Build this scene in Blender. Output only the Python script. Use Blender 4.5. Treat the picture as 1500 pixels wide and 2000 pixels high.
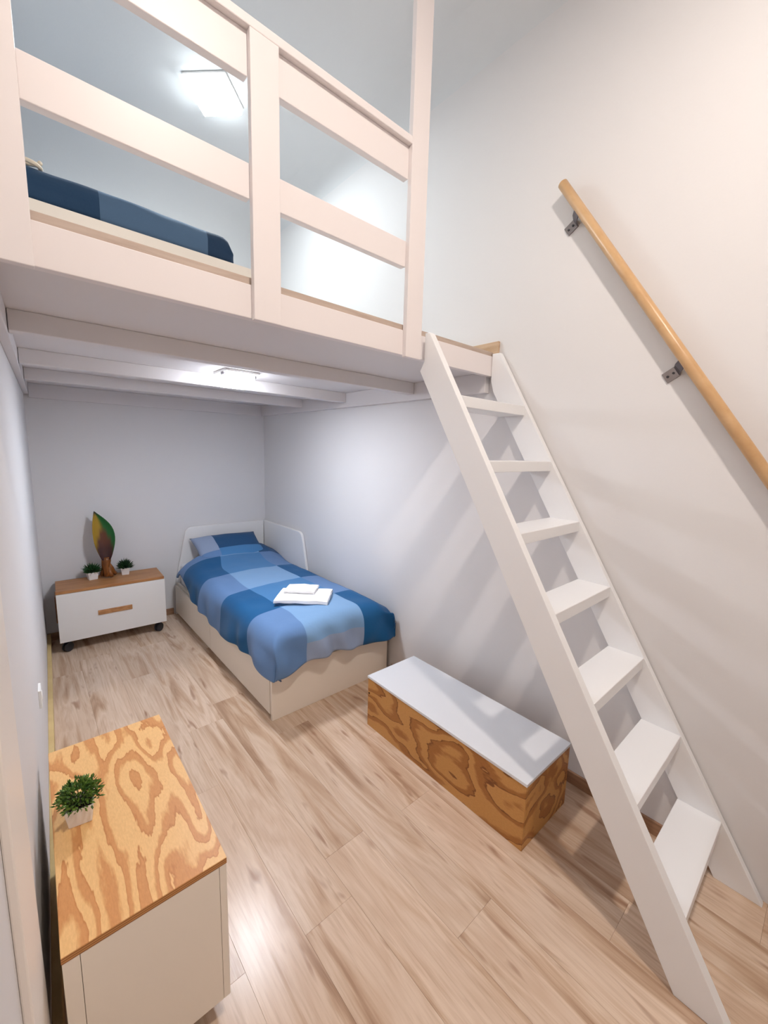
import bpy, bmesh, math, random
from mathutils import Vector, Matrix, noise

# ------------------------------------------------------------------ reset
for o in list(bpy.data.objects):
    bpy.data.objects.remove(o, do_unlink=True)
scene = bpy.context.scene
C = bpy.context.collection
random.seed(7)
R = math.radians

# ------------------------------------------------------------------ camera
F_PX = 798.4
CAM_LOC = Vector((-1.932, -4.138, 1.605))
YAW, PITCH, ROLL = R(41.44), R(-8.451), R(1.578)
fwd = Vector((math.sin(YAW) * math.cos(PITCH), math.cos(YAW) * math.cos(PITCH), math.sin(PITCH)))
rgt = Vector((math.cos(YAW), -math.sin(YAW), 0))
upv = rgt.cross(fwd)
r2 = rgt * math.cos(ROLL) + upv * math.sin(ROLL)
u2 = -rgt * math.sin(ROLL) + upv * math.cos(ROLL)
cam = bpy.data.cameras.new('camera')
cam.sensor_fit = 'HORIZONTAL'
cam.sensor_width = 36
cam.lens = F_PX / 1500 * 36
cam.clip_start = 0.02
camo = bpy.data.objects.new('camera', cam)
C.objects.link(camo)
m = Matrix((r2, u2, -fwd)).transposed().to_4x4()
m.translation = CAM_LOC
camo.matrix_world = m
scene.camera = camo

# ------------------------------------------------------------------ world, exposure
w = bpy.data.worlds.new('world')
scene.world = w
w.use_nodes = True
w.node_tree.nodes['Background'].inputs[0].default_value = (0.9, 0.93, 1, 1)
w.node_tree.nodes['Background'].inputs[1].default_value = 0.05
scene.view_settings.view_transform = 'Standard'
scene.view_settings.look = 'None'
scene.view_settings.gamma = 1
scene.view_settings.use_curve_mapping = False
scene.view_settings.exposure = 0.08

# lamp strengths (emission of the diffusers, used in the lamp builders below)
FRONT_LAMP = ((1.0, 0.89, 0.80), 1240.0)
LOFT_LAMP = ((0.88, 0.97, 1.0), 150.0)
UNDER_LAMP = ((0.86, 0.91, 1.0), 290.0)   # underside of the shade; its sides glow at a tenth of that

# ------------------------------------------------------------------ dimensions (metres)
CEIL = 3.72
ROOM_END = -6.2
LOFT_Y = -2.814          # front of the fascia
LOFT_Z = 2.113           # loft floor
DECK_B = 2.036           # underside of the deck
BEAM_B = 1.967
def lw(y):               # inner face of the left wall, slightly out of square
    return -1.893 + 0.033 * y

# ------------------------------------------------------------------ helpers
def sc(r, g, b):
    def f(c):
        c /= 255
        return c / 12.92 if c <= 0.04045 else ((c + 0.055) / 1.055) ** 2.4
    return (f(r), f(g), f(b), 1)

def box(bm, x0, x1, y0, y1, z0, z1):
    vs = [bm.verts.new((x, y, z)) for x in (x0, x1) for y in (y0, y1) for z in (z0, z1)]
    for f in ((0, 1, 3, 2), (4, 6, 7, 5), (0, 4, 5, 1), (2, 3, 7, 6), (0, 2, 6, 4), (1, 5, 7, 3)):
        bm.faces.new([vs[i] for i in f])
    return vs

def prism(bm, pts, axis, a0, a1):
    """extrude a 2D polygon along an axis (x: pts are (y,z); y: pts are (x,z); z: pts are (x,y))"""
    def mk(p, a):
        return {'x': (a, p[0], p[1]), 'y': (p[0], a, p[1]), 'z': (p[0], p[1], a)}[axis]
    A = [bm.verts.new(mk(p, a0)) for p in pts]
    B = [bm.verts.new(mk(p, a1)) for p in pts]
    n = len(pts)
    bm.faces.new(A)
    bm.faces.new(B[::-1])
    for i in range(n):
        j = (i + 1) % n
        bm.faces.new((A[j], A[i], B[i], B[j]))

def tube(bm, pts, rads, seg=12, cap=True):
    rings = []
    pts = [Vector(p) for p in pts]
    if not hasattr(rads, '__len__'):
        rads = [rads] * len(pts)
    for i, p in enumerate(pts):
        d = (pts[min(i + 1, len(pts) - 1)] - pts[max(i - 1, 0)]).normalized()
        a = d.orthogonal().normalized() if i == 0 else (rings[-1][1] - d * rings[-1][1].dot(d)).normalized()
        b = d.cross(a)
        ring = [bm.verts.new(p + (a * math.cos(t) + b * math.sin(t)) * rads[i]) for t in [2 * math.pi * k / seg for k in range(seg)]]
        rings.append((ring, a))
    for i in range(len(rings) - 1):
        A, B = rings[i][0], rings[i + 1][0]
        for k in range(seg):
            l = (k + 1) % seg
            bm.faces.new((A[k], A[l], B[l], B[k]))
    if cap:
        bm.faces.new(rings[0][0][::-1])
        bm.faces.new(rings[-1][0])

def lathe(bm, prof, seg=32):
    rings = [[bm.verts.new((r * math.cos(2 * math.pi * k / seg), r * math.sin(2 * math.pi * k / seg), z)) for k in range(seg)] for r, z in prof]
    for A, D in zip(rings, rings[1:]):
        for k in range(seg):
            l = (k + 1) % seg
            bm.faces.new((A[k], A[l], D[l], D[k]))

def obj(name, bm, mat, parent=None, bevel=0.0, smooth=False, segs=2, world=True):
    """one mesh object; vertices are given in world coordinates unless the parent is turned (world=False)"""
    bmesh.ops.recalc_face_normals(bm, faces=bm.faces)
    if bevel > 0:
        es = [e for e in bm.edges if len(e.link_faces) == 2 and e.calc_face_angle(0) > 0.35]
        bmesh.ops.bevel(bm, geom=es, offset=bevel, segments=segs, affect='EDGES', profile=0.5, clamp_overlap=True)
    if parent is not None and world:
        bmesh.ops.translate(bm, verts=bm.verts, vec=-parent.location)
    me = bpy.data.meshes.new(name)
    bm.to_mesh(me)
    bm.free()
    if smooth:
        for p in me.polygons:
            p.use_smooth = True
    o = bpy.data.objects.new(name, me)
    if mat is not None:
        me.materials.append(mat)
    C.objects.link(o)
    if parent is not None:
        o.parent = parent
    return o

def B(*a):
    bm = bmesh.new()
    box(bm, *a)
    return bm

def PR(*a):
    bm = bmesh.new()
    prism(bm, *a)
    return bm

def thing(name, label, cat, loc=(0, 0, 0), rz=0.0, group=None):
    o = bpy.data.objects.new(name, None)
    o.empty_display_size = 0.1
    C.objects.link(o)
    o.location = loc
    o.rotation_euler = (0, 0, rz)
    o['label'] = label
    o['category'] = cat
    if group:
        o['group'] = group
    return o

def tag(o, label, cat, group=None):
    o['label'] = label
    o['category'] = cat
    if group:
        o['group'] = group
    return o

def struct(o, label, cat):
    o['kind'] = 'structure'
    o['label'] = label
    o['category'] = cat
    return o

# ------------------------------------------------------------------ materials
def new_mat(name, col=(0.8, 0.8, 0.8, 1), rough=0.5, spec=0.5):
    mt = bpy.data.materials.new(name)
    mt.use_nodes = True
    b = mt.node_tree.nodes['Principled BSDF']
    b.inputs['Base Color'].default_value = col
    b.inputs['Roughness'].default_value = rough
    b.inputs['Specular IOR Level'].default_value = spec
    return mt

def N(mt, typ, **kw):
    n = mt.node_tree.nodes.new(typ)
    for k, v in kw.items():
        setattr(n, k, v)
    return n

def L(mt, a, b):
    mt.node_tree.links.new(a, b)

def bsdf(mt):
    return mt.node_tree.nodes['Principled BSDF']

def bump(mt, height, strength=0.2, dist=0.002):
    bp = N(mt, 'ShaderNodeBump')
    bp.inputs['Strength'].default_value = strength
    bp.inputs['Distance'].default_value = dist
    L(mt, height, bp.inputs['Height'])
    L(mt, bp.outputs[0], bsdf(mt).inputs['Normal'])

def coords(mt, scale=(1, 1, 1), kind='Object', offset_random=0):
    tc = N(mt, 'ShaderNodeTexCoord')
    mp = N(mt, 'ShaderNodeMapping')
    mp.inputs['Scale'].default_value = scale
    src = tc.outputs[kind]
    if offset_random:
        oi = N(mt, 'ShaderNodeObjectInfo')
        mu = N(mt, 'ShaderNodeMath', operation='MULTIPLY')
        mu.inputs[1].default_value = offset_random
        L(mt, oi.outputs['Random'], mu.inputs[0])
        ad = N(mt, 'ShaderNodeVectorMath', operation='ADD')
        L(mt, src, ad.inputs[0])
        L(mt, mu.outputs[0], ad.inputs[1])
        src = ad.outputs[0]
    L(mt, src, mp.inputs['Vector'])
    return mp.outputs[0]

def noise_tex(mt, vec, scale, detail=3, rough=0.5, dist=0.0):
    n = N(mt, 'ShaderNodeTexNoise')
    n.inputs['Scale'].default_value = scale
    n.inputs['Detail'].default_value = detail
    n.inputs['Roughness'].default_value = rough
    n.inputs['Distortion'].default_value = dist
    L(mt, vec, n.inputs['Vector'])
    return n.outputs['Fac']

def ramp(mt, fac, stops, interp='LINEAR'):
    r = N(mt, 'ShaderNodeValToRGB')
    r.color_ramp.interpolation = interp
    els = r.color_ramp.elements
    while len(els) < len(stops):
        els.new(0.5)
    for e, (p, c) in zip(els, stops):
        e.position = p
        e.color = c
    L(mt, fac, r.inputs['Fac'])
    return r.outputs['Color']

def mix(mt, fac, a, b, mode='MIX'):
    n = N(mt, 'ShaderNodeMix', data_type='RGBA', blend_type=mode)
    for i, v in ((0, fac), (6, a), (7, b)):
        if isinstance(v, (int, float)):
            n.inputs[i].default_value = v
        elif isinstance(v, tuple):
            n.inputs[i].default_value = v
        else:
            L(mt, v, n.inputs[i])
    return n.outputs[2]

def math_node(mt, op, a, b=None):
    n = N(mt, 'ShaderNodeMath', operation=op)
    for i, v in ((0, a), (1, b)):
        if v is None:
            continue
        if isinstance(v, (int, float)):
            n.inputs[i].default_value = v
        else:
            L(mt, v, n.inputs[i])
    return n.outputs[0]

def plaster(name, col, rough=0.7):
    mt = new_mat(name, col, rough, 0.25)
    v = coords(mt)
    bump(mt, noise_tex(mt, v, 60, 4, 0.6), 0.12, 0.003)
    return mt

def paint(name, col, rough=0.4, spec=0.45, grain=(6, 6, 6)):
    """painted timber with a little brush relief"""
    mt = new_mat(name, col, rough, spec)
    v = coords(mt, grain)
    bump(mt, noise_tex(mt, v, 8, 4, 0.6), 0.06, 0.002)
    return mt

def plywood(name, light, dark, edge, sx, sy, sz, bands=5.0, rough=0.45, seed=0.0, jag=0.35, rag_scale=None):
    """rotary-cut softwood: contour bands of a stretched noise field with ragged edges"""
    mt = new_mat(name, light, rough, 0.4)
    tc = N(mt, 'ShaderNodeTexCoord')
    mp = N(mt, 'ShaderNodeMapping')
    mp.inputs['Scale'].default_value = (sx, sy, sz)
    mp.inputs['Location'].default_value = (seed, seed * 1.7, seed * 0.6)
    L(mt, tc.outputs['Object'], mp.inputs['Vector'])
    v = mp.outputs[0]
    base = noise_tex(mt, v, 1.0, 1.2, 0.4, 0.25)
    rag = noise_tex(mt, coords(mt, rag_scale or (sx * 6, sy * 6, sz * 6)), 1.0, 3, 0.6)
    val = math_node(mt, 'ADD', math_node(mt, 'MULTIPLY', base, bands), math_node(mt, 'MULTIPLY', rag, jag))
    fr = math_node(mt, 'FRACT', val)
    mid = tuple((a + b) / 2 for a, b in zip(light, dark))
    col = ramp(mt, fr, [(0.0, light), (0.42, light), (0.50, mid), (0.60, dark), (0.84, dark), (0.93, edge), (0.97, light)])
    fine = noise_tex(mt, coords(mt, (sx * 4, sy * 4, sz * 4)), 9, 3, 0.7)
    col = mix(mt, 0.28, col, ramp(mt, fine, [(0.3, (0.55, 0.45, 0.36, 1)), (0.7, (1, 1, 1, 1))]), 'MULTIPLY')
    L(mt, col, bsdf(mt).inputs['Base Color'])
    bump(mt, fine, 0.05, 0.001)
    return mt

M = {}
M['wall'] = plaster('wall_plaster', sc(226, 224, 224))
M['ceiling'] = plaster('ceiling_plaster', sc(222, 223, 224))
M['white_wood'] = paint('white_painted_timber', sc(236, 229, 228), 0.38)
M['deck'] = paint('white_painted_boards', sc(224, 220, 220), 0.5)
M['stair'] = paint('white_satin_timber', sc(240, 240, 241), 0.33)
M['laminate'] = new_mat('white_laminate', sc(238, 236, 234), 0.28, 0.5)
M['cream'] = paint('cream_foil', sc(242, 233, 220), 0.42)
M['gloss_lid'] = new_mat('white_gloss_lid', sc(226, 228, 232), 0.2, 0.5)
M['gap'] = new_mat('dark_gap', sc(60, 48, 42), 0.8, 0.1)
M['underlay'] = new_mat('brown_underlay', sc(120, 96, 78), 0.8, 0.1)
M['plastic_white'] = new_mat('white_plastic', sc(238, 238, 236), 0.35)
M['rubber'] = new_mat('black_rubber', sc(42, 42, 48), 0.5)
M['steel'] = new_mat('brushed_steel', sc(150, 142, 140), 0.35)
bsdf(M['steel']).inputs['Metallic'].default_value = 1.0
M['dark_steel'] = new_mat('dark_steel', sc(110, 104, 108), 0.4)
bsdf(M['dark_steel']).inputs['Metallic'].default_value = 0.8
M['linen'] = new_mat('white_linen', sc(238, 238, 242), 0.9, 0.1)
M['towel'] = new_mat('white_terry', sc(244, 244, 246), 0.95, 0.1)
bump(M['towel'], noise_tex(M['towel'], coords(M['towel']), 500, 2, 0.6), 0.5, 0.002)
M['pot'] = new_mat('white_ceramic', sc(240, 236, 232), 0.35)
M['soil'] = new_mat('dark_soil', sc(40, 32, 22), 0.9)
M['trim_white'] = paint('white_trim', sc(246, 238, 230), 0.4)
M['door'] = paint('grey_white_door', sc(222, 220, 218), 0.45)

def wood(name, a, b, scale, rough=0.45):
    mt = new_mat(name, a, rough, 0.4)
    n1 = noise_tex(mt, coords(mt, scale), 3, 5, 0.6, 0.4)
    L(mt, ramp(mt, n1, [(0.3, b), (0.65, a)]), bsdf(mt).inputs['Base Color'])
    bump(mt, n1, 0.05, 0.001)
    return mt
M['beech'] = wood('beech', sc(210, 172, 128), sc(196, 154, 108), (12, 2.0, 3.5), 0.32)
M['oak_top'] = wood('oak_veneer', sc(192, 138, 88), sc(166, 112, 68), (1.5, 14, 14), 0.4)
M['skirting'] = wood('brown_skirting', sc(170, 132, 104), sc(142, 106, 82), (2, 2, 20), 0.45)
M['skirting_pale'] = wood('pale_skirting', sc(222, 196, 140), sc(204, 176, 120), (2, 2, 20), 0.45)
M['nosing'] = wood('greyed_nosing', sc(196, 178, 164), sc(180, 160, 146), (2, 20, 20), 0.5)
M['root'] = wood('root_wood', sc(150, 92, 42), sc(92, 50, 22), (9, 9, 3), 0.3)

# floor planks
mt = new_mat('oak_laminate_plank', (0.6, 0.45, 0.33, 1), 0.27, 0.45)
v1 = coords(mt, (9.0, 0.85, 1), 'Object', 37.0)
v2 = coords(mt, (70.0, 2.2, 1), 'Object', 37.0)
n1 = noise_tex(mt, v1, 1.3, 4, 0.55, 0.9)
n2 = noise_tex(mt, v2, 1.5, 4, 0.65, 0.2)
c1 = ramp(mt, n1, [(0.30, sc(182, 150, 124)), (0.42, sc(212, 184, 158)), (0.52, sc(230, 208, 186)), (0.62, sc(218, 192, 168)), (0.75, sc(234, 214, 194))])
c2 = ramp(mt, n2, [(0.25, (0.70, 0.62, 0.56, 1)), (0.5, (0.95, 0.93, 0.92, 1)), (0.75, (1, 1, 1, 1))])
c3 = mix(mt, 0.65, c1, c2, 'MULTIPLY')
bl = noise_tex(mt, coords(mt, (3.5, 1.0, 1), 'Object', 37.0), 1.6, 3, 0.6, 0.5)
c3 = mix(mt, 0.8, c3, ramp(mt, bl, [(0.35, (0.86, 0.82, 0.79, 1)), (0.6, (1, 1, 1, 1))]), 'MULTIPLY')
v3 = coords(mt, (11.0, 2.2, 1), 'Object', 37.0)
kn = noise_tex(mt, v3, 1.9, 2, 0.5, 0.3)
c3 = mix(mt, ramp(mt, kn, [(0.63, (0, 0, 0, 1)), (0.74, (0.75, 0.75, 0.75, 1))]), c3, sc(158, 120, 96))
oi = N(mt, 'ShaderNodeObjectInfo')
tone = ramp(mt, oi.outputs['Random'], [(0.0, (0.92, 0.91, 0.90, 1)), (0.5, (0.97, 0.96, 0.95, 1)), (1.0, (1.0, 1.0, 1.0, 1))])
c4 = mix(mt, 1.0, c3, tone, 'MULTIPLY')
L(mt, c4, bsdf(mt).inputs['Base Color'])
bump(mt, n2, 0.04, 0.001)
M['plank'] = mt

M['ply_light'] = plywood('pale_plywood', sc(242, 196, 134), sc(216, 154, 96), sc(200, 134, 78), 8.0, 1.9, 3, 8.5, 0.42, 4.1, 1.0, (40, 8, 10))
M['ply_dark'] = plywood('stained_plywood', sc(204, 150, 86), sc(170, 112, 56), sc(124, 74, 36), 4.5, 2.6, 5.5, 6.0, 0.45, 1.9, 1.2, (14, 5, 16))
# plywood edge: thin plies
mt = new_mat('plywood_edge', sc(190, 130, 74), 0.55)
wv = N(mt, 'ShaderNodeTexWave', bands_direction='Z')
wv.inputs['Scale'].default_value = 55
wv.inputs['Distortion'].default_value = 0.6
L(mt, coords(mt), wv.inputs['Vector'])
L(mt, ramp(mt, wv.outputs['Fac'], [(0.2, sc(150, 96, 52)), (0.7, sc(204, 148, 90))]), bsdf(mt).inputs['Base Color'])
M['ply_edge'] = mt

def emitter(name, col, strength):
    mt = new_mat(name, (0.9, 0.9, 0.9, 1), 0.5)
    b = bsdf(mt)
    b.inputs['Emission Color'].default_value = (*col, 1)
    b.inputs['Emission Strength'].default_value = strength
    return mt

def cloth(name, attr='check', weave=900):
    """cotton whose printed checks come from a face colour attribute"""
    mt = new_mat(name, (0.2, 0.3, 0.5, 1), 0.85, 0.15)
    a = N(mt, 'ShaderNodeAttribute', attribute_name=attr)
    v = coords(mt)
    n = noise_tex(mt, v, weave, 2, 0.6)
    L(mt, mix(mt, 0.25, a.outputs['Color'], ramp(mt, n, [(0.3, (0.7, 0.7, 0.7, 1)), (0.7, (1, 1, 1, 1))]), 'MULTIPLY'), bsdf(mt).inputs['Base Color'])
    bsdf(mt).inputs['Sheen Weight'].default_value = 0.1
    cr = noise_tex(mt, v, 14, 4, 0.6, 0.6)
    bump(mt, cr, 0.25, 0.006)
    return mt
M['cloth'] = cloth('checked_cotton')

# ------------------------------------------------------------------ the room
bm = bmesh.new()
prism(bm, [(0.0, 0.0), (0.0, ROOM_END), (lw(ROOM_END), ROOM_END), (lw(0), 0.0)], 'z', -0.08, -0.010)
floor = struct(obj('floor', bm, M['underlay']), 'pale oak laminate floor of long narrow planks', 'floor')

# each plank is a piece of the floor
PW, PL, GAP = 0.192, 1.285, 0.0004
plank_cache = {}
def plank_mesh(wd, ln):
    key = (round(wd, 3), round(ln, 3))
    if key not in plank_cache:
        b = B(-wd / 2 + GAP / 2, wd / 2 - GAP / 2, -ln / 2 + GAP / 2, ln / 2 - GAP / 2, -0.010, 0.0)
        bmesh.ops.recalc_face_normals(b, faces=b.faces)
        top = [e for e in b.edges if all(v.co.z > -0.001 for v in e.verts)]
        bmesh.ops.bevel(b, geom=top, offset=0.0004, segments=1, affect='EDGES')
        me = bpy.data.meshes.new('plank')
        b.to_mesh(me)
        b.free()
        me.materials.append(M['plank'])
        plank_cache[key] = me
    return plank_cache[key]
nrows = 10
for r in range(nrows + 1):
    x1 = 0.0 - r * PW
    x0 = x1 - PW
    y = 0.0
    first = PL * ((0.37 * r + 0.22) % 1.0)
    if first < 0.25:
        first += 0.3
    ln = first
    while y > ROOM_END + 0.02:
        ln = min(ln, y - ROOM_END)
        yc = y - ln / 2
        wall = lw(y - ln)
        if x1 - lw(yc) > 0.02:
            o = bpy.data.objects.new('plank', plank_mesh(PW, ln))
            C.objects.link(o)
            o.parent = floor
            o.location = ((x0 + x1) / 2, yc, 0)
        y -= ln
        ln = PL

def quadwall(name, pts, z0, z1, mat, label):
    bm = bmesh.new()
    prism(bm, pts, 'z', z0, z1)
    return struct(obj(name, bm, mat), label, 'wall')
quadwall('wall_right', [(0, 0.12), (0.12, 0.12), (0.12, ROOM_END - 0.12), (0, ROOM_END - 0.12)], -0.08, CEIL, M['wall'], 'white plastered long wall beside the stairs and bed')
quadwall('wall_back', [(lw(0), 0.0), (0.0, 0.0), (0.0, 0.12), (lw(0) , 0.12)], -0.08, CEIL, M['wall'], 'white plastered end wall behind the bed head')
wl = quadwall('wall_left', [(0, 0.12), (0, ROOM_END - .14), (-.15, ROOM_END - .14), (-.15, 0.12)], -0.08, CEIL, M['wall'], 'white plastered wall close along the left side')
wl.location = (lw(0), 0, 0)
wl.rotation_euler = (0, 0, -math.atan(0.033))
quadwall('wall_front', [(lw(ROOM_END), ROOM_END), (0.0, ROOM_END), (0.0, ROOM_END - .12), (lw(ROOM_END), ROOM_END - .12)], -0.08, CEIL, M['wall'], 'white plastered wall behind the viewer')
bm = bmesh.new()
prism(bm, [(0.12, 0.12), (0.12, ROOM_END - .12), (lw(ROOM_END) - .3, ROOM_END - .12), (lw(0) - .3, 0.12)], 'z', CEIL, CEIL + 0.1)
def cove(p0, p1, inward, CR):
    p0, p1, inward = Vector(p0), Vector(p1), Vector(inward)
    prev = None
    for q in range(9):
        a = math.pi / 2 * q / 8
        off = inward * (CR - CR * math.cos(a)) + Vector((0, 0, CEIL - CR + CR * math.sin(a)))
        cur = (bm.verts.new(p0 + off), bm.verts.new(p1 + off))
        if prev:
            f = bm.faces.new((prev[0], prev[1], cur[1], cur[0]))
            f.smooth = True
        prev = cur
cove((0, 0, 0), (0, ROOM_END, 0), (-1, 0, 0), .16)
cove((lw(0), 0, 0), (0, 0, 0), (0, -1, 0), .5)
struct(obj('ceiling', bm, M['ceiling']), 'high white ceiling above the loft and stairs', 'ceiling')

# skirting boards
SK = 0.062
def skirt_left(y0, y1):
    t = 0.024
    return PR([(lw(y0), y0), (lw(y0) + t, y0), (lw(y1) + t, y1), (lw(y1), y1)], 'z', 0.0, SK)
struct(obj('baseboard_left', skirt_left(-0.013, -3.10), M['skirting_pale'], bevel=0.002), 'pale yellow wood skirting along the left wall', 'baseboard')
struct(obj('baseboard_back', B(lw(0), -0.95, -0.012, 0, 0, SK), M['skirting'], bevel=0.002), 'brown wood skirting along the end wall', 'baseboard')
struct(obj('baseboard_right', B(-0.012, 0, -4.0, -2.09, 0, SK), M['skirting'], bevel=0.002), 'brown wood skirting under the stairs', 'baseboard')
struct(obj('baseboard_right', B(-0.012, 0, ROOM_END, -4.145, 0, SK), M['skirting'], bevel=0.002), 'brown wood skirting in front of the stair foot', 'baseboard')
struct(obj('trim_1', B(-0.016, 0, -2.835, -0.0, LOFT_Z + 0.012, LOFT_Z + 0.078), wood('loft_skirting', sc(206, 178, 148), sc(184, 152, 120), (2, 2, 20)), bevel=0.002), 'short wood skirting on the right wall at the top of the stairs', 'baseboard')
# door casing and door at the near left
cy0, cy1 = -3.35, -3.115
struct(obj('trim_2', PR([(lw(cy0), cy0), (lw(cy0) + .014, cy0), (lw(cy1) + .014, cy1), (lw(cy1), cy1)], 'z', 0.0, 2.15), M['trim_white'], bevel=0.003), 'white door casing upright at the near left', 'trim')

# wall socket low on the left wall
sk = thing('wall_socket', 'small white socket low on the left wall', 'socket', (lw(-1.97), -1.97, 0.53))
obj('plate', B(lw(-1.97) - .002, lw(-1.97) + .010, -2.01, -1.93, .49, .57), M['plastic_white'], sk, bevel=0.003)
bm = bmesh.new()
tube(bm, [(lw(-1.97) + .008, -1.97, .53), (lw(-1.97) + .012, -1.97, .53)], .022, 16)
obj('insert', bm, M['laminate'], sk)

# ------------------------------------------------------------------ loft platform
lo = thing('loft_platform', 'white timber loft floor on beams spanning the room above the bed', 'loft', (-0.97, -1.4, DECK_B))
bm = bmesh.new()
prism(bm, [(0.0, 0.0), (0.0, LOFT_Y + .03), (lw(LOFT_Y) , LOFT_Y + .03), (lw(0), 0.0)], 'z', DECK_B, LOFT_Z)
obj('deck', bm, M['deck'], lo)
obj('fascia', B(lw(LOFT_Y), 0.0, LOFT_Y, LOFT_Y + .030, 2.012, LOFT_Z), M['white_wood'], lo, bevel=0.002)
ns = obj('floor_nosing', B(lw(LOFT_Y), -0.0, LOFT_Y + .008, LOFT_Y + .035, LOFT_Z, LOFT_Z + .024), M['nosing'], lo, bevel=0.002)
ns['label'] = 'greyish wood edge strip along the loft floor'
for yb in (-2.19, -1.46, -0.81):
    obj('beam', B(lw(yb) + .03, -0.04, yb - .06, yb, BEAM_B, DECK_B), M['deck'], lo, bevel=0.003)
obj('wall_ledger', B(-0.04, 0.0, LOFT_Y + .03, 0.0, 1.93, DECK_B), M['deck'], lo, bevel=0.003)
obj('wall_ledger', B(lw(0) + .03, -0.04, -0.03, 0.0, 1.93, DECK_B), M['deck'], lo, bevel=0.003)
y0, y1 = LOFT_Y + .03, 0.0
obj('wall_ledger', PR([(lw(y0), y0), (lw(y0) + .03, y0), (lw(y1) + .03, y1), (lw(y1), y1)], 'z', 1.955, DECK_B), M['deck'], lo, bevel=0.003)

# ------------------------------------------------------------------ guard railing of the loft
PF = LOFT_Y - 0.022      # front of the posts
gr = thing('guard_railing', 'white timber guard railing with two rails along the loft edge', 'railing', (-1.25, PF, 2.0))
def post(x0, x1, z0, z1):
    return obj('post', B(x0, x1, PF, LOFT_Y + .001, z0, z1), M['white_wood'], gr, bevel=0.002)
post(lw(PF), -1.877, 2.004, 2.90)
post(-1.348, -1.256, 2.006, 2.802)
ep = post(-0.685, -0.593, 2.003, CEIL)
ep['label'] = 'tall end post rising to the ceiling'
for x0, x1 in ((-1.877, -1.348), (-1.256, -0.685)):
    obj('lower_rail', B(x0, x1, LOFT_Y - .002, LOFT_Y + .025, 2.357, 2.456), M['white_wood'], gr, bevel=0.002)
    obj('upper_rail', B(x0, x1, LOFT_Y - .002, LOFT_Y + .025, 2.684, 2.802), M['white_wood'], gr, bevel=0.002)
obj('cap_rail', B(-1.877, -0.685, PF, LOFT_Y + .035, 2.802, 2.830), M['white_wood'], gr, bevel=0.003)

# ------------------------------------------------------------------ stairs
SXO, SXI, SR = -0.575, -0.540, -0.036       # outer and inner face of the left stringer, inner face of the right one
Y7, Z7, DY, DZ = -3.982, 0.243, 0.1592, 0.267
k = DY / DZ
st = thing('loft_stairs', 'steep white open-tread wooden stairs leading up to the loft', 'stairs', (-0.3, -4.05, 0))
zt = 2.116
prof = [(-4.127, 0.0), (-3.985, 0.0), (-3.985 + k * 1.96, 1.96), (LOFT_Y - .026, 2.0), (LOFT_Y - .026, zt), (-4.127 + k * zt, zt)]
obj('stringer', PR(prof, 'x', SXO, SXI), M['stair'], st, bevel=0.002)
prof2 = prof[:2] + [(-3.985 + k * 1.93, 1.93), (LOFT_Y - .002, 1.99), (LOFT_Y - .002, 2.125), (-4.127 + k * 2.125, 2.125)]
obj('stringer', PR(prof2, 'x', SR, -0.006), M['stair'], st, bevel=0.002)
for i in range(7):
    y, z = Y7 + i * DY, Z7 + i * DZ
    obj('tread', B(SXI, SR, y, y + .142, z - .046, z), M['stair'], st, bevel=0.0025)

# ------------------------------------------------------------------ wall handrail
hr = thing('wall_handrail', 'round beech handrail sloping down the right wall', 'handrail', (-0.046, -3.5, 2.2))
d = (Vector((-0.046, -3.950, 1.560)) - Vector((-0.046, -3.134, 2.793))).normalized()
a = Vector((-0.046, -3.134, 2.793))
bm = bmesh.new()
tube(bm, [a - d * 0.004, a, a + d * 2.0, a + d * 2.004], [.0165, .0205, .0205, .0165], 24)
obj('rail', bm, M['beech'], hr, smooth=False)
hr.children[0].data.polygons.foreach_set('use_smooth', [True] * len(hr.children[0].data.polygons))
for t in (0.165, 0.99, 1.82):
    p = a + d * t
    n = Vector((0, -d.z, d.y))           # perpendicular to the rail in the wall plane
    if n.z > 0:
        n = -n
    bm = bmesh.new()
    def slab(c0, c1, wdt, th):
        """strip of steel from c0 to c1, width along the rail"""
        ax = (c1 - c0).normalized()
        nn = d.cross(ax).normalized()
        vs = []
        for q in (c0, c1):
            for s in (-1, 1):
                for u in (-1, 1):
                    vs.append(bm.verts.new(q + d * s * wdt / 2 + nn * u * th / 2))
        for f in ((0, 1, 3, 2), (4, 6, 7, 5), (0, 4, 5, 1), (2, 3, 7, 6), (0, 2, 6, 4), (1, 5, 7, 3)):
            bm.faces.new([vs[i] for i in f])
    c_rail = p + n * 0.016 + Vector((-.008, 0, 0))
    c_out = p + n * 0.034 + Vector((.012, 0, 0))
    c_wall = Vector((-0.003, c_out.y, c_out.z)) + n * 0.012
    slab(c_rail, c_out, .036, .004)
    slab(c_out, c_wall, .036, .004)
    br = obj('bracket', bm, M['dark_steel'], hr)
    bm = bmesh.new()
    slab(c_wall - n * .004, c_wall + n * .046, .042, .004)
    foot = obj('wall_plate', bm, M['steel'], br, world=False)
    bmx = bmesh.new(); bmx.from_mesh(foot.data)
    bmesh.ops.translate(bmx, verts=bmx.verts, vec=-hr.location); bmx.to_mesh(foot.data); bmx.free()
    for s in (.012, .034):
        c = c_wall + n * s - hr.location
        bm = bmesh.new()
        tube(bm, [c + Vector((-.001, 0, 0)), c + Vector((-.005, 0, 0))], .0045, 10)
        obj('screw', bm, M['rubber'], br, world=False)

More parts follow.
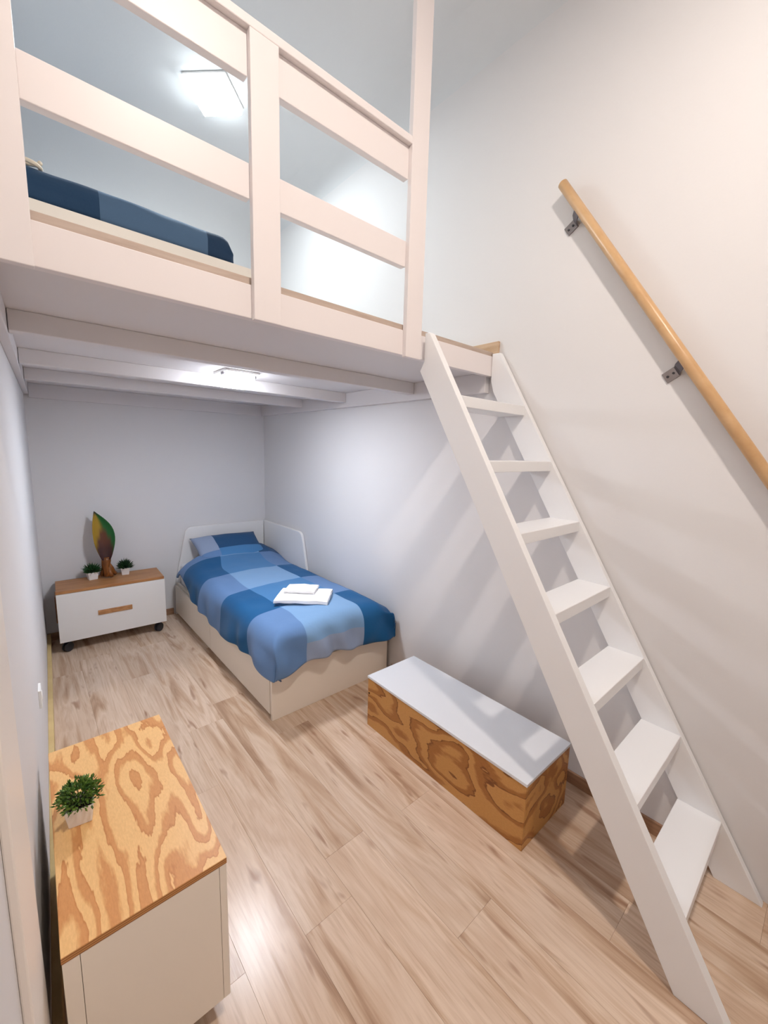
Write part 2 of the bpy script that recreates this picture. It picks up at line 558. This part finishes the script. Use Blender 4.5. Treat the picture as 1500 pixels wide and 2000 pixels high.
# ------------------------------------------------------------------ lamps
# upper: flat square panel on the ceiling above the loft
ul = thing('ceiling_lamp', 'square white panel lamp on the high ceiling above the loft', 'lamp', (-0.9, -1.32, CEIL), R(45))
bm = B(-.13, .13, -.13, .13, -.012, 0.0)
obj('frame', bm, M['plastic_white'], ul, bevel=0.006, world=False)
obj('shade', B(-.122, .122, -.122, .122, -.050, -.010), emitter('loft_lamp_shade', LOFT_LAMP[0], LOFT_LAMP[1] * .045), ul, bevel=0.004, world=False)
obj('diffuser', B(-.116, .116, -.116, .116, -.053, -.048), emitter('loft_lamp_glow', *LOFT_LAMP), ul, world=False)
# under the loft: small square box lamp between two beams
ud = thing('ceiling_lamp', 'small glowing box lamp under the loft between the beams', 'lamp', (-0.955, -1.70, DECK_B))
obj('mounting_plate', B(-.10, .10, -.10, .10, -.014, 0), M['plastic_white'], ud, bevel=0.003, world=False)
obj('shade', B(-.078, .078, -.078, .078, -.080, -.014), emitter('under_lamp_shade', UNDER_LAMP[0], UNDER_LAMP[1] * .07), ud, bevel=0.004, world=False)
obj('diffuser', B(-.070, .070, -.070, .070, -.083, -.078), emitter('under_lamp_glow', *UNDER_LAMP), ud, world=False)
for sx in (-1, 1):
    obj('clip', B(sx * .090 - .008, sx * .090 + .008, -.05, -.01, -.028, -.012), M['dark_steel'], ud, bevel=0.002, world=False)
# behind the viewer: round ceiling lamp over the entrance
fl = thing('ceiling_lamp', 'round warm ceiling lamp over the near end of the room', 'lamp', (-1.25, -4.25, CEIL))
bm = bmesh.new(); lathe(bm, [(.085, 0), (.082, -.066), (.078, -.070), (.060, -.070), (.057, -.064), (.057, 0)], 32)
obj('base_ring', bm, M['plastic_white'], fl, world=False)
bm = bmesh.new(); tube(bm, [(0, 0, -.058), (0, 0, -.066)], .0565, 32)
obj('diffuser', bm, emitter('front_lamp_glow', *FRONT_LAMP), fl, world=False)

# ------------------------------------------------------------------ bed
def rounded(pts, rad, seg=5):
    """2D polygon with given radius at each vertex"""
    out = []
    n = len(pts)
    for i in range(n):
        p0, p, p1 = Vector(pts[i - 1]), Vector(pts[i]), Vector(pts[(i + 1) % n])
        r = rad[i]
        if r <= 0:
            out.append(tuple(p)); continue
        u, v = (p0 - p).normalized() * r, (p1 - p).normalized() * r
        for s in range(seg + 1):
            t = s / seg
            out.append(tuple((p + u) * (1 - t) ** 2 + p * 2 * t * (1 - t) + (p + v) * t ** 2))
    return out
bd = thing('single_bed', 'low cream bed frame with drawers and a rounded corner headboard', 'bed', (-0.48, -1.05, 0))
hp = rounded([(-.937, 0), (-.922, .33), (-.815, .838), (-.032, .838), (-.032, 0)], [0, .05, .07, 0, 0])
obj('headboard', PR(hp, 'y', -.034, -.006 - .006), M['laminate'], bd, bevel=0.006)
sp = rounded([(-.034, 0), (-.034, .838), (-.83, .838), (-.925, .46), (-.96, .30), (-.96, 0)], [0, 0, .07, .03, .02, 0])
obj('side_panel', PR(sp, 'x', -.032, -.006), M['laminate'], bd, bevel=0.006)
obj('foot_panel', B(-.937, -.030, -2.060, -2.040, 0, .300), M['cream'], bd, bevel=0.002)
obj('drawer_front', B(-.937, -.919, -2.030, -1.006, .030, .292), M['cream'], bd, bevel=0.002)
obj('drawer_front', B(-.937, -.919, -1.000, -.046, .030, .292), M['cream'], bd, bevel=0.002)
obj('side_rail', B(-.915, -.895, -2.040, -.034, .0, .312), M['cream'], bd, bevel=0.002)
obj('side_rail', B(-.055, -.034, -2.040, -.034, .0, .300), M['cream'], bd, bevel=0.002)
obj('bed_base', B(-.895, -.055, -2.040, -.034, .22, .26), M['cream'], bd)

mat_bm = B(-.890, -.060, -2.02, -.045, .262, .505)
mo = obj('mattress', mat_bm, M['linen'], bevel=0.04, segs=4, smooth=True)
tag(mo, 'white mattress showing beside the pillow on the low bed', 'mattress')

# duvet: a sheet folded over the mattress at the left side and at the foot
DK, BR, MD, LT, GR, NV = sc(30, 92, 142), sc(78, 132, 184), sc(104, 138, 184), sc(130, 168, 208), sc(152, 168, 196), sc(44, 84, 126)
checks = [  # rows from head to foot; columns left, middle, right
    [MD, LT, NV],
    [DK, BR, MD],
    [MD, LT, DK],
    [DK, BR, MD],
    [MD, LT, DK],
    [MD, GR, DK],
]
def sstep(a, b, x):
    t = min(1, max(0, (x - a) / (b - a)))
    return t * t * (3 - 2 * t)
def duvet(name):
    XL, XR = -.955, -.035
    YH, YF = -.21, -2.125
    Rc = .085
    nu, nv = 84, 132
    side = .30                      # drop over the left side
    lu = side + (XR - XL) + .06     # arc length across: left hem -> right edge
    lv = (YH - YF) + .25            # along
    bm = bmesh.new()
    lay = bm.faces.layers.float_color.new('check') if False else None
    grid = []
    def path(s, length_drop, flat):
        """distance s from the hem: returns (horizontal offset from the outer side, drop below the top)"""
        arc = Rc * math.pi / 2
        if s < length_drop - Rc:
            return 0.0, length_drop - s
        q = s - (length_drop - Rc)
        if q < arc:
            a = q / Rc
            return Rc * (1 - math.cos(a)), Rc * (1 - math.sin(a))
        return Rc + (q - arc), 0.0
    for j in range(nv + 1):
        t = lv * j / nv
        row = []
        for i in range(nu + 1):
            s = lu * i / nu
            # along: from head t=0 to foot hem t=lv
            hy, dy = path(lv - t, .25, None)
            y = YF + hy
            # hem of the left side varies along the bed
            hem = .08 + .155 * sstep(-.30, -.75, y) + .035 * sstep(-.8, -1.25, y) - .03 * sstep(-1.3, -1.7, y) + .03 * sstep(-1.85, -2.1, y)
            ss = side - hem + s * (lu - side + hem) / lu
            hx, dx = path(ss, side, None)
            x = XL + hx
            over = max(0.0, x - XR)
            x = min(x, XR)
            p = 4.5
            drop = (dx ** p + dy ** p) ** (1 / p)
            # puffed crown of the filling
            u = min(1, max(0, (x - XL) / (XR - XL)))
            crown = .034 * (math.sin(math.pi * min(1, u * 1.02)) ** .6 if u > 0 else 0)
            head = sstep(-.36, -.62, y)
            z = .545 + crown * (0.6 + .4 * head) - drop - over * (1 - sstep(.02, .12, dy))
            z -= .050 * sstep(.86, 1.0, u) * (1 - (1 if dy > .05 else 0))
            # the part by the pillow lifts onto it
            z += .075 * (1 - sstep(-.21, -.66, y)) * sstep(0.02, .25, u) - .06 * (1 - sstep(-.20, -.30, y)) * sstep(.9, .6, u)
            nz = noise.noise(Vector((x * 3.1, y * 2.6, 1.3)))
            n2 = noise.noise(Vector((x * 9, y * 7, 4.1)))
            z += .014 * nz + .006 * n2
            # folds on the drapes
            if dx > .02:
                f = sstep(.02, .2, dx)
                x += f * (.010 * math.sin(y * 23 + 3 * nz) + .018 * noise.noise(Vector((y * 4, z * 5, 2)))) - .012 * f
            if dy > .02:
                f = sstep(.02, .2, dy)
                y += f * ((.020 * math.sin(x * 30 + z * 14 + 4 * nz)) + .030 * noise.noise(Vector((x * 7, z * 6, 7)))) - .018 * f
                z += f * (.016 * math.sin(x * 9 + 1.0))
            if dx > .05 and dy > .05:       # bunched corner
                f = sstep(.05, .2, dx) * sstep(.05, .2, dy)
                x += f * .045
                z += f * .03
            row.append(bm.verts.new((x, y, z)))
        grid.append(row)
    cols = []
    for j in range(nv):
        for i in range(nu):
            bm.faces.new((grid[j][i], grid[j][i + 1], grid[j + 1][i + 1], grid[j + 1][i]))
            s = lu * (i + .5) / nu
            t = lv * (j + .5) / nv
            xa = s - side + XL + .0        # flattened x
            col = 0 if s < .455 else (1 if s < .895 else 2)
            yy = YH - t
            rw = 0 if yy > -.45 else 1 + int((-.45 - yy) / .449)
            rw = min(rw, 5)
            cols.append(checks[rw][col])
    for _ in range(2):
        bmesh.ops.smooth_vert(bm, verts=bm.verts, factor=.5, use_axis_x=True, use_axis_y=True, use_axis_z=True)
    bmesh.ops.recalc_face_normals(bm, faces=bm.faces)
    me = bpy.data.meshes.new(name)
    bm.to_mesh(me)
    bm.free()
    up = sum(p.normal.z for p in me.polygons)
    if up < 0:
        me.flip_normals()
    at = me.color_attributes.new('check', 'FLOAT_COLOR', 'CORNER')
    for p in me.polygons:
        p.use_smooth = True
        for li in p.loop_indices:
            at.data[li].color = cols[p.index]
    me.materials.append(M['cloth'])
    o = bpy.data.objects.new(name, me)
    C.objects.link(o)
    so = o.modifiers.new('thickness', 'SOLIDIFY')
    so.thickness = .010
    so.offset = -1
    return o
du = tag(duvet('duvet'), 'blue checked duvet draped over the low bed', 'duvet')

def pillow(name, cx, cy, cz, lx, ly, lz, tilt, rz, colf):
    nu, nv = 28, 20
    bm = bmesh.new()
    verts = {}
    for side in (1, -1):
        for j in range(nv + 1):
            for i in range(nu + 1):
                u, v = 2 * i / nu - 1, 2 * j / nv - 1
                if side == -1 and (abs(u) == 1 or abs(v) == 1):
                    verts[(side, i, j)] = verts[(1, i, j)]
                    continue
                h = (max(0, 1 - abs(u) ** 2.6) * max(0, 1 - abs(v) ** 2.6)) ** .55
                pin = 1 - .06 * (1 - v * v) * abs(u) ** 4
                pin2 = 1 - .06 * (1 - u * u) * abs(v) ** 4
                z = side * h * lz / 2 + .006 * noise.noise(Vector((u * 3, v * 3, side)))
                verts[(side, i, j)] = bm.verts.new((u * lx / 2 * pin, v * ly / 2 * pin2, z))
    cols = []
    for side in (1, -1):
        for j in range(nv):
            for i in range(nu):
                bm.faces.new([verts[(side, i + a, j + b)] for a, b in ((0, 0), (1, 0), (1, 1), (0, 1))])
                cols.append(colf((i + .5) / nu, (j + .5) / nv))
    bmesh.ops.recalc_face_normals(bm, faces=bm.faces)
    me = bpy.data.meshes.new(name)
    bm.to_mesh(me); bm.free()
    at = me.color_attributes.new('check', 'FLOAT_COLOR', 'CORNER')
    for p in me.polygons:
        p.use_smooth = True
        for li in p.loop_indices:
            at.data[li].color = cols[p.index]
    me.materials.append(M['cloth'])
    o = bpy.data.objects.new(name, me)
    C.objects.link(o)
    o.location = (cx, cy, cz)
    o.rotation_euler = (tilt, 0, rz)
    return o
pw = pillow('pillow', -.48, -.250, .640, .64, .40, .14, R(28), R(1),
            lambda u, v: GR if u < .30 and v > .3 else (MD if u < .30 else (NV if v > .35 else BR)))
tag(pw, 'blue checked pillow leaning on the headboard of the low bed', 'pillow')

# folded towels on the duvet
def towel(name, lx, ly, layers, th, loc, rz, label):
    t = thing(name, label, 'towel', loc, rz)
    for i in range(layers):
        b = bmesh.new()
        ins = .004 * i
        n = 10
        top = []
        vs = {}
        for jj in range(n + 1):
            for ii in range(n + 1):
                u, v = ii / n - .5, jj / n - .5
                wob = .004 * noise.noise(Vector((u * 5 + i, v * 5, i * 2.0)))
                sag = -.010 * (abs(2 * u) ** 4 + abs(2 * v) ** 4) * .5
                for s, z in ((0, 0), (1, th)):
                    vs[(s, ii, jj)] = b.verts.new((u * (lx - ins) + wob, v * (ly - ins) + wob, i * th + z * .96 + wob + sag))
        for jj in range(n):
            for ii in range(n):
                for s in (0, 1):
                    b.faces.new([vs[(s, ii + p, jj + q)] for p, q in ((0, 0), (1, 0), (1, 1), (0, 1))])
        for k2 in range(n):
            b.faces.new((vs[(0, k2, 0)], vs[(0, k2 + 1, 0)], vs[(1, k2 + 1, 0)], vs[(1, k2, 0)]))
            b.faces.new((vs[(0, k2, n)], vs[(0, k2 + 1, n)], vs[(1, k2 + 1, n)], vs[(1, k2, n)]))
            b.faces.new((vs[(0, 0, k2)], vs[(0, 0, k2 + 1)], vs[(1, 0, k2 + 1)], vs[(1, 0, k2)]))
            b.faces.new((vs[(0, n, k2)], vs[(0, n, k2 + 1)], vs[(1, n, k2 + 1)], vs[(1, n, k2)]))
        obj('fold', b, M['towel'], t, bevel=0.0, smooth=False, world=False)
    return t
towel('bath_towel', .36, .265, 2, .010, (-.535, -1.745, .596), R(-42), 'large folded white towel lying on the blue duvet')
towel('hand_towel', .215, .16, 2, .007, (-.515, -1.675, .626), R(-44), 'small folded white towel on top of the larger towel')

# ------------------------------------------------------------------ storage chest by the right wall
ch = thing('storage_chest', 'long low plywood chest with a white lid beside the stairs', 'chest', (-.513, -2.433, 0), R(-.5))
W_, L_, H_ = .373, 1.013, .310
obj('front_panel', B(0, .016, -L_, 0, 0, H_ - .014), M['ply_dark'], ch, bevel=0.001, world=False)
obj('back_panel', B(W_ - .016, W_, -L_, 0, 0, H_ - .014), M['ply_dark'], ch, bevel=0.001, world=False)
obj('end_panel', B(.016, W_ - .016, -L_, -L_ + .016, 0, H_ - .014), M['ply_dark'], ch, bevel=0.001, world=False)
obj('end_panel', B(.016, W_ - .016, -.016, 0, 0, H_ - .014), M['ply_dark'], ch, bevel=0.001, world=False)
obj('bottom_panel', B(.016, W_ - .016, -L_ + .016, -.016, .004, .018), M['ply_dark'], ch, world=False)
ld = obj('lid', B(-.003, W_ + .003, -L_ - .003, .003, H_ - .014, H_), M['gloss_lid'], ch, bevel=0.0015, world=False)
ld['label'] = 'glossy white lid'
bm = bmesh.new()
tube(bm, [(-.0012, -.012, .205), (.004, -.012, .205)], .006, 12)
obj('screw_hole', bm, M['gap'], ch, world=False)

# ------------------------------------------------------------------ castors
def castor(parent, x, y, h, rot=0.0, r=None):
    r = r or h * .36
    b = bmesh.new()
    c, s = math.cos(rot), math.sin(rot)
    wd = r * .45
    for k2 in (-1, 1):
        a0 = Vector((x - s * wd * .35 * k2, y + c * wd * .35 * k2, r))
        a1 = Vector((x - s * wd * 1.0 * k2, y + c * wd * 1.0 * k2, r))
        tube(b, [a0, a1], r, 20)
    wh = obj('castor', b, M['rubber'], parent, world=False)
    b = bmesh.new()
    tube(b, [(x, y, r * .9), (x + c * r * .4, y + s * r * .4, h * .8), (x + c * r * .4, y + s * r * .4, h)], [r * .3, r * .45, r * .6], 12)
    obj('fork', b, M['rubber'], wh, world=False)
    return wh

# ------------------------------------------------------------------ drawer cart by the end wall
ct = thing('drawer_cart', 'low white drawer unit with oak top on castors by the end wall', 'cabinet', (-1.826, -.345, 0), R(-2.4))
w_, d_, h_ = .730, .320, .497
obj('top_panel', B(0, w_ - .004, .0, d_, h_ - .022, h_), M['oak_top'], ct, bevel=0.002, world=False)
obj('side_panel', B(.012, .030, .018, d_ - .01, .10, h_ - .022), M['laminate'], ct, world=False)
obj('side_panel', B(w_ - .030, w_ - .012, .018, d_ - .01, .10, h_ - .022), M['laminate'], ct, world=False)
obj('back_panel', B(.030, w_ - .030, d_ - .022, d_ - .01, .10, h_ - .022), M['laminate'], ct, world=False)
obj('bottom_panel', B(.030, w_ - .030, .018, d_ - .022, .10, .116), M['laminate'], ct, world=False)
df = obj('drawer_front', B(0, w_, 0, .018, .092, h_ - .024), M['laminate'], ct, bevel=0.0015, world=False)
hd = obj('handle', B(.250, .482, -.006, .001, .262, .300), M['root'] if False else wood('handle_oak', sc(204, 152, 104), sc(160, 108, 66), (7, 7, 20)), df, bevel=0.002, world=False)
hd['label'] = 'wooden strip handle'
obj('side_rail', B(-.010, .012, .10, .26, .22, .43), M['root'], ct, bevel=0.002, world=False)['label'] = 'dark brown board on the side'
for x, y in ((.045, .05), (w_ - .055, .05), (.045, d_ - .06), (w_ - .055, d_ - .06)):
    castor(ct, x, y, .10, R(40), .036)

# ------------------------------------------------------------------ cabinet at the near left
kb = thing('storage_cabinet', 'cream cabinet with a bold-grained plywood top at the near left', 'cabinet', (-1.944, -2.416, 0), R(-.7))
kw, kd, kh = .347, .757, .530
obj('top_panel', B(0, kw, -kd, 0, kh - .018, kh), None, kb, bevel=0.0008, world=False, segs=1)
tp = kb.children[0]
tp.data.materials.append(M['ply_light'])
tp.data.materials.append(M['ply_edge'])
for p in tp.data.polygons:
    p.material_index = 0 if abs(p.normal.z) > .5 else 1
zb = .088
obj('side_panel', B(.001, .032, -kd + .001, -.002, zb, kh - .018), M['cream'], kb, bevel=0.001, world=False)
obj('side_panel', B(kw - .019, kw - .001, -kd + .001, -.002, zb, kh - .018), M['cream'], kb, bevel=0.001, world=False)
obj('door', B(.0328, kw - .0198, -kd + .001, -kd + .020, zb, kh - .0188), M['cream'], kb, bevel=0.001, world=False)
obj('back_panel', B(.032, kw - .019, -.020, -.002, zb, kh - .018), M['cream'], kb, world=False)
obj('bottom_panel', B(.032, kw - .019, -kd + .020, -.020, zb, zb + .018), M['cream'], kb, world=False)
for x, y in ((.06, -.08), (kw - .06, -.08), (.06, -kd + .09), (kw - .06, -kd + .09)):
    castor(kb, x, y, zb, R(70), .031)

# ------------------------------------------------------------------ potted plants
def leaf_mat(name, a, b, rough=0.5):
    mt = new_mat(name, a, rough)
    n = noise_tex(mt, coords(mt), 90, 2, 0.5)
    L(mt, ramp(mt, n, [(0.35, b), (0.65, a)]), bsdf(mt).inputs['Base Color'])
    return mt
M['leaf_dark'] = leaf_mat('dark_succulent', sc(34, 74, 34), sc(16, 40, 22))
M['leaf_bush'] = leaf_mat('bush_leaf', sc(112, 146, 56), sc(40, 78, 30))
M['leaf_bush2'] = leaf_mat('succulent_leaf', sc(44, 92, 44), sc(22, 56, 30))

def square_pot(parent, wb, wt, h, db=None, dt=None):
    db, dt = db or wb, dt or wt
    b = bmesh.new()
    def ring(wx, wy, z):
        return [b.verts.new((sx * wx / 2, sy * wy / 2, z)) for sx, sy in ((-1, -1), (1, -1), (1, 1), (-1, 1))]
    rs = [ring(wb, db, 0), ring(wt, dt, h), ring(wt - .008, dt - .008, h), ring(wt - .012, dt - .012, h - .012)]
    for A, D in zip(rs, rs[1:]):
        for i in range(4):
            b.faces.new((A[i], A[(i + 1) % 4], D[(i + 1) % 4], D[i]))
    b.faces.new(rs[0][::-1])
    b.faces.new(rs[-1])
    p = obj('pot', b, M['pot'], parent, bevel=0.004, world=False, smooth=False)
    b = B(-wt / 2 + .006, wt / 2 - .006, -dt / 2 + .006, dt / 2 - .006, h - .0125, h - .009)
    obj('soil', b, M['soil'], p, world=False)
    return p

def spiky(parent, h, n, ln, mat, rnd):
    b = bmesh.new()
    for i in range(n):
        az = i * 2.39996
        el = math.acos(1 - (i + .5) / n * 1.05) if True else 0
        el = min(el, R(96))
        dirv = Vector((math.cos(az) * math.sin(el), math.sin(az) * math.sin(el), math.cos(el)))
        l = ln * rnd.uniform(.8, 1.15)
        base = Vector((dirv.x * .012, dirv.y * .012, h + .008 + .012 * dirv.z))
        mid = base + dirv * l * .5
        tip = base + dirv * l + Vector((0, 0, .006))
        a = dirv.orthogonal().normalized()
        c = dirv.cross(a)
        wv_ = .0068
        ring0 = [b.verts.new(base + (a * math.cos(t) + c * math.sin(t)) * wv_ * .7) for t in (0, 2.1, 4.2)]
        ring1 = [b.verts.new(mid + (a * math.cos(t) + c * math.sin(t)) * wv_) for t in (0, 2.1, 4.2)]
        tv = b.verts.new(tip)
        for k2 in range(3):
            l2 = (k2 + 1) % 3
            b.faces.new((ring0[k2], ring0[l2], ring1[l2], ring1[k2]))
            b.faces.new((ring1[k2], ring1[l2], tv))
    o = obj('foliage', b, mat, parent, world=False)
    o['kind'] = 'stuff'
    return o

TOPZ = .497
rnd = random.Random(3)
p1 = thing('potted_succulent', 'small green grassy succulent in a white pot left of the carved leaf', 'plant', (-1.574, -.125, TOPZ), R(8), 'small potted succulents')
square_pot(p1, .058, .074, .062)
spiky(p1, .056, 90, .062, M['leaf_bush2'], rnd)
p2 = thing('potted_succulent', 'small dark spiky succulent in a white pot right of the carved leaf', 'plant', (-1.340, -.125, TOPZ), R(-12), 'small potted succulents')
square_pot(p2, .050, .066, .060)
spiky(p2, .054, 84, .060, M['leaf_dark'], rnd)

pb = thing('potted_bush', 'bushy green plant in a white pot on the plywood cabinet top', 'plant', (-1.884, -2.795, kh), R(-8))
square_pot(pb, .054, .068, .056)
b = bmesh.new()
for i in range(760):
    az, cz = rnd.uniform(0, 2 * math.pi), rnd.uniform(-.25, 1)
    rr = rnd.uniform(.45, 1.0)
    sr = math.sqrt(1 - cz * cz)
    c0 = Vector((.052 * rr * sr * math.cos(az), .052 * rr * sr * math.sin(az), .070 + .044 * rr * cz))
    dirv = (Vector((sr * math.cos(az), sr * math.sin(az), cz + .35)) + Vector((rnd.uniform(-.6, .6) for _ in range(3)))).normalized()
    l, wd = rnd.uniform(.009, .017), rnd.uniform(.0026, .0045)
    a = dirv.orthogonal().normalized()
    a = Matrix.Rotation(rnd.uniform(0, 6.28), 3, dirv) @ a
    nn = dirv.cross(a)
    q = [c0, c0 + dirv * l * .5 + a * wd + nn * .001, c0 + dirv * l + nn * .002, c0 + dirv * l * .5 - a * wd + nn * .001, c0 + dirv * l * .5 - nn * .001]
    vs = [b.verts.new(x) for x in q]
    for f in ((0, 1, 2), (0, 2, 3), (0, 4, 1), (1, 4, 2), (2, 4, 3), (3, 4, 0)):
        try:
            b.faces.new([vs[x] for x in f])
        except ValueError:
            pass
fo = obj('foliage', b, M['leaf_bush'], pb, world=False)
fo['kind'] = 'stuff'
b = bmesh.new()
for i in range(14):
    az = i * 2.4
    rr = .018 + .02 * (i % 3) / 2
    tube(b, [(.008 * math.cos(az), .008 * math.sin(az), .045), (rr * .6 * math.cos(az), rr * .6 * math.sin(az), .07), (rr * math.cos(az), rr * math.sin(az), .098)], [.0016, .0014, .0008], 6)
obj('stems', b, M['leaf_dark'], pb, world=False)

# ------------------------------------------------------------------ carved leaf sculpture
lf = thing('leaf_sculpture', 'carved painted wooden leaf standing on a twisted root base', 'sculpture', (-1.475, -.135, TOPZ))
prof_l = [(.150, -.030, .030), (.19, -.045, .046), (.25, -.066, .064), (.31, -.078, .076), (.37, -.082, .078), (.43, -.080, .062), (.48, -.074, .030), (.52, -.066, -.008), (.548, -.060, -.040), (.562, -.056, -.052)]
nU = 14
b = bmesh.new()
rows = []
for (z, xl, xr) in prof_l:
    row = []
    for i in range(nU + 1):
        u = i / nU
        x = xl + (xr - xl) * u
        half = (xr - xl) / 2
        depth = .42 * half * (1 - (2 * u - 1) ** 2)        # hollow bowl
        lean = .05 * ((z - .15) / .4) ** 2
        row.append(b.verts.new((x, depth + lean - .03, z)))
    rows.append(row)
for A, D in zip(rows, rows[1:]):
    for i in range(nU):
        b.faces.new((A[i], A[i + 1], D[i + 1], D[i]))
lo_ = obj('leaf', b, None, lf, smooth=True, world=False)
me = lo_.data
YE, GN, BRN, DKB, TIP = sc(168, 132, 22), sc(14, 92, 34), sc(96, 48, 20), sc(58, 20, 16), sc(30, 30, 24)
def lerp(a, c, t):
    return tuple(p + (q - p) * t for p, q in zip(a, c))
at = me.color_attributes.new('paint', 'FLOAT_COLOR', 'POINT')
for i, vtx in enumerate(me.vertices):
    z = vtx.co.z
    j = min(range(len(prof_l)), key=lambda k2: abs(prof_l[k2][0] - z))
    xl, xr = prof_l[j][1], prof_l[j][2]
    u = (vtx.co.x - xl) / max(1e-5, xr - xl)
    c_ = lerp(YE, GN, sstep(.30, .62, u))
    heart = sstep(0, .22, 1.3 - abs(u - .48) * 2 - max(0, (z - .18) / .22) ** 1.25)
    c_ = lerp(c_, lerp(DKB, BRN, sstep(.22, .36, z)), heart)
    c_ = lerp(c_, TIP, sstep(.51, .56, z))
    at.data[i].color = c_
mt = new_mat('painted_leaf', (0.2, 0.3, 0.1, 1), 0.3, 0.5)
an = N(mt, 'ShaderNodeAttribute', attribute_name='paint')
L(mt, an.outputs['Color'], bsdf(mt).inputs['Base Color'])
me.materials.append(mt)
so = lo_.modifiers.new('thickness', 'SOLIDIFY')
so.thickness = .007
ss_ = lo_.modifiers.new('smooth', 'SUBSURF')
ss_.levels = ss_.render_levels = 1
b = bmesh.new()
tube(b, [(0, -.02, .012), (.0, -.015, .05), (-.004, -.005, .10), (.002, .0, .145), (.002, .0, .175)], [.022, .024, .030, .034, .030], 14)
tube(b, [(-.028, .03, .018), (-.022, .016, .04), (-.012, .0, .085)], [.020, .020, .022], 10)
tube(b, [(.066, .03, .014), (.046, .02, .032), (.03, .008, .07), (.008, .0, .11)], [.016, .020, .024, .024], 10)
tube(b, [(.03, -.045, .010), (.022, -.03, .035), (.008, -.012, .09)], [.012, .016, .020], 10)
obj('root_base', b, M['root'], lf, smooth=True, world=False)

# ------------------------------------------------------------------ bed up on the loft
BP = 2.525
lb = thing('bed_platform', 'beige box bed base on the loft behind the railing', 'bed', (-1.4, -1.0, LOFT_Z))
obj('front_board', PR([(lw(0) + .006, LOFT_Z), (-.86, LOFT_Z), (-.86, BP), (lw(0) + .006, BP)], 'y', -1.94, -1.92), M['cream'], lb, bevel=0.002)
obj('side_board', B(-.88, -.86, -1.92, -.02, LOFT_Z, BP), M['cream'], lb, bevel=0.002)
obj('slat_base', B(lw(0) + .010, -.88, -1.92, -.02, BP - .06, BP - .02), M['cream'], lb)
NV2, MD2, DK2 = sc(44, 70, 98), sc(84, 110, 138), sc(40, 62, 88)
def loft_duvet():
    x0, x1 = lw(0) + .012, -1.045
    y0, y1 = -1.915, -.03
    nx, ny, nzz = 40, 60, 8
    bm = bmesh.new()
    cols = []
    bmesh.ops.create_cube(bm, size=1)
    bm.free()
    bm = bmesh.new()
    cs = []
    h = .135
    gridv = []
    # a sheet: foot hem up over the foot edge and along the top, then sides closed
    prof = [(y0 + .002, 0)] + [(y0 - .004 + .0 * t, h * .62 * t) for t in (.25, .5, .75, 1)] + [(y0 + .055 * (1 - math.cos(a)), h * .62 + h * .38 * math.sin(a)) for a in [R(18 * q) for q in range(1, 6)]] + [(y0 + .055 + (y1 - y0 - .06) * t / 30, h) for t in range(1, 31)] + [(y1, h * .6), (y1, 0)]
    for (y, z) in prof:
        row = []
        for i in range(nx + 1):
            u = i / nx
            x = x0 + (x1 - x0) * u
            edge = (1 - (1 - min(1, (1 - u) / .07)) ** 2) if u > .93 else 1
            zz = z * (.55 + .45 * edge ** .5) if z > 0 else 0
            zz += (.010 * noise.noise(Vector((x * 4, y * 3, 3))) + .012 * (1 - u)) * (z / h)
            yy = y + (.010 * noise.noise(Vector((x * 7, z * 14, 9))) if z < h * .99 else 0)
            row.append(bm.verts.new((x, yy, BP + zz)))
        gridv.append(row)
    for j in range(len(gridv) - 1):
        for i in range(nx):
            bm.faces.new((gridv[j][i], gridv[j][i + 1], gridv[j + 1][i + 1], gridv[j + 1][i]))
            x = x0 + (x1 - x0) * (i + .5) / nx
            cs.append(NV2 if x < -1.60 else (MD2 if x < -1.165 else DK2))
    for i in (0, nx):
        bm.faces.new([r[i] for r in gridv])
        cs.append(DK2)
    bm.faces.new([gridv[0][i] for i in range(nx + 1)] + [gridv[-1][i] for i in range(nx, -1, -1)])
    cs.append(DK2)
    me = bpy.data.meshes.new('loft_duvet')
    bmesh.ops.recalc_face_normals(bm, faces=bm.faces)
    bm.to_mesh(me); bm.free()
    at = me.color_attributes.new('check', 'FLOAT_COLOR', 'CORNER')
    for p in me.polygons:
        p.use_smooth = p.index < len(cs) - 3
        for li in p.loop_indices:
            at.data[li].color = cs[p.index]
    me.materials.append(M['cloth'])
    o = bpy.data.objects.new('duvet', me)
    C.objects.link(o)
    return o
tag(loft_duvet(), 'dark blue checked duvet on the loft bed behind the railing', 'duvet')
bm = bmesh.new()
cc = Vector((-1.825, -1.90, BP + .156))
pts = [cc + Vector((.034 * math.cos(t), .030 * math.sin(t) + .03, .012 * math.cos(t * .5))) for t in [2 * math.pi * q / 24 for q in range(25)]]
tube(bm, pts, .008, 10)
tag(obj('ring', bm, new_mat('cream_cord', sc(226, 212, 190), 0.6), smooth=True), 'cream ring lying on the loft duvet by the left post', 'ring')
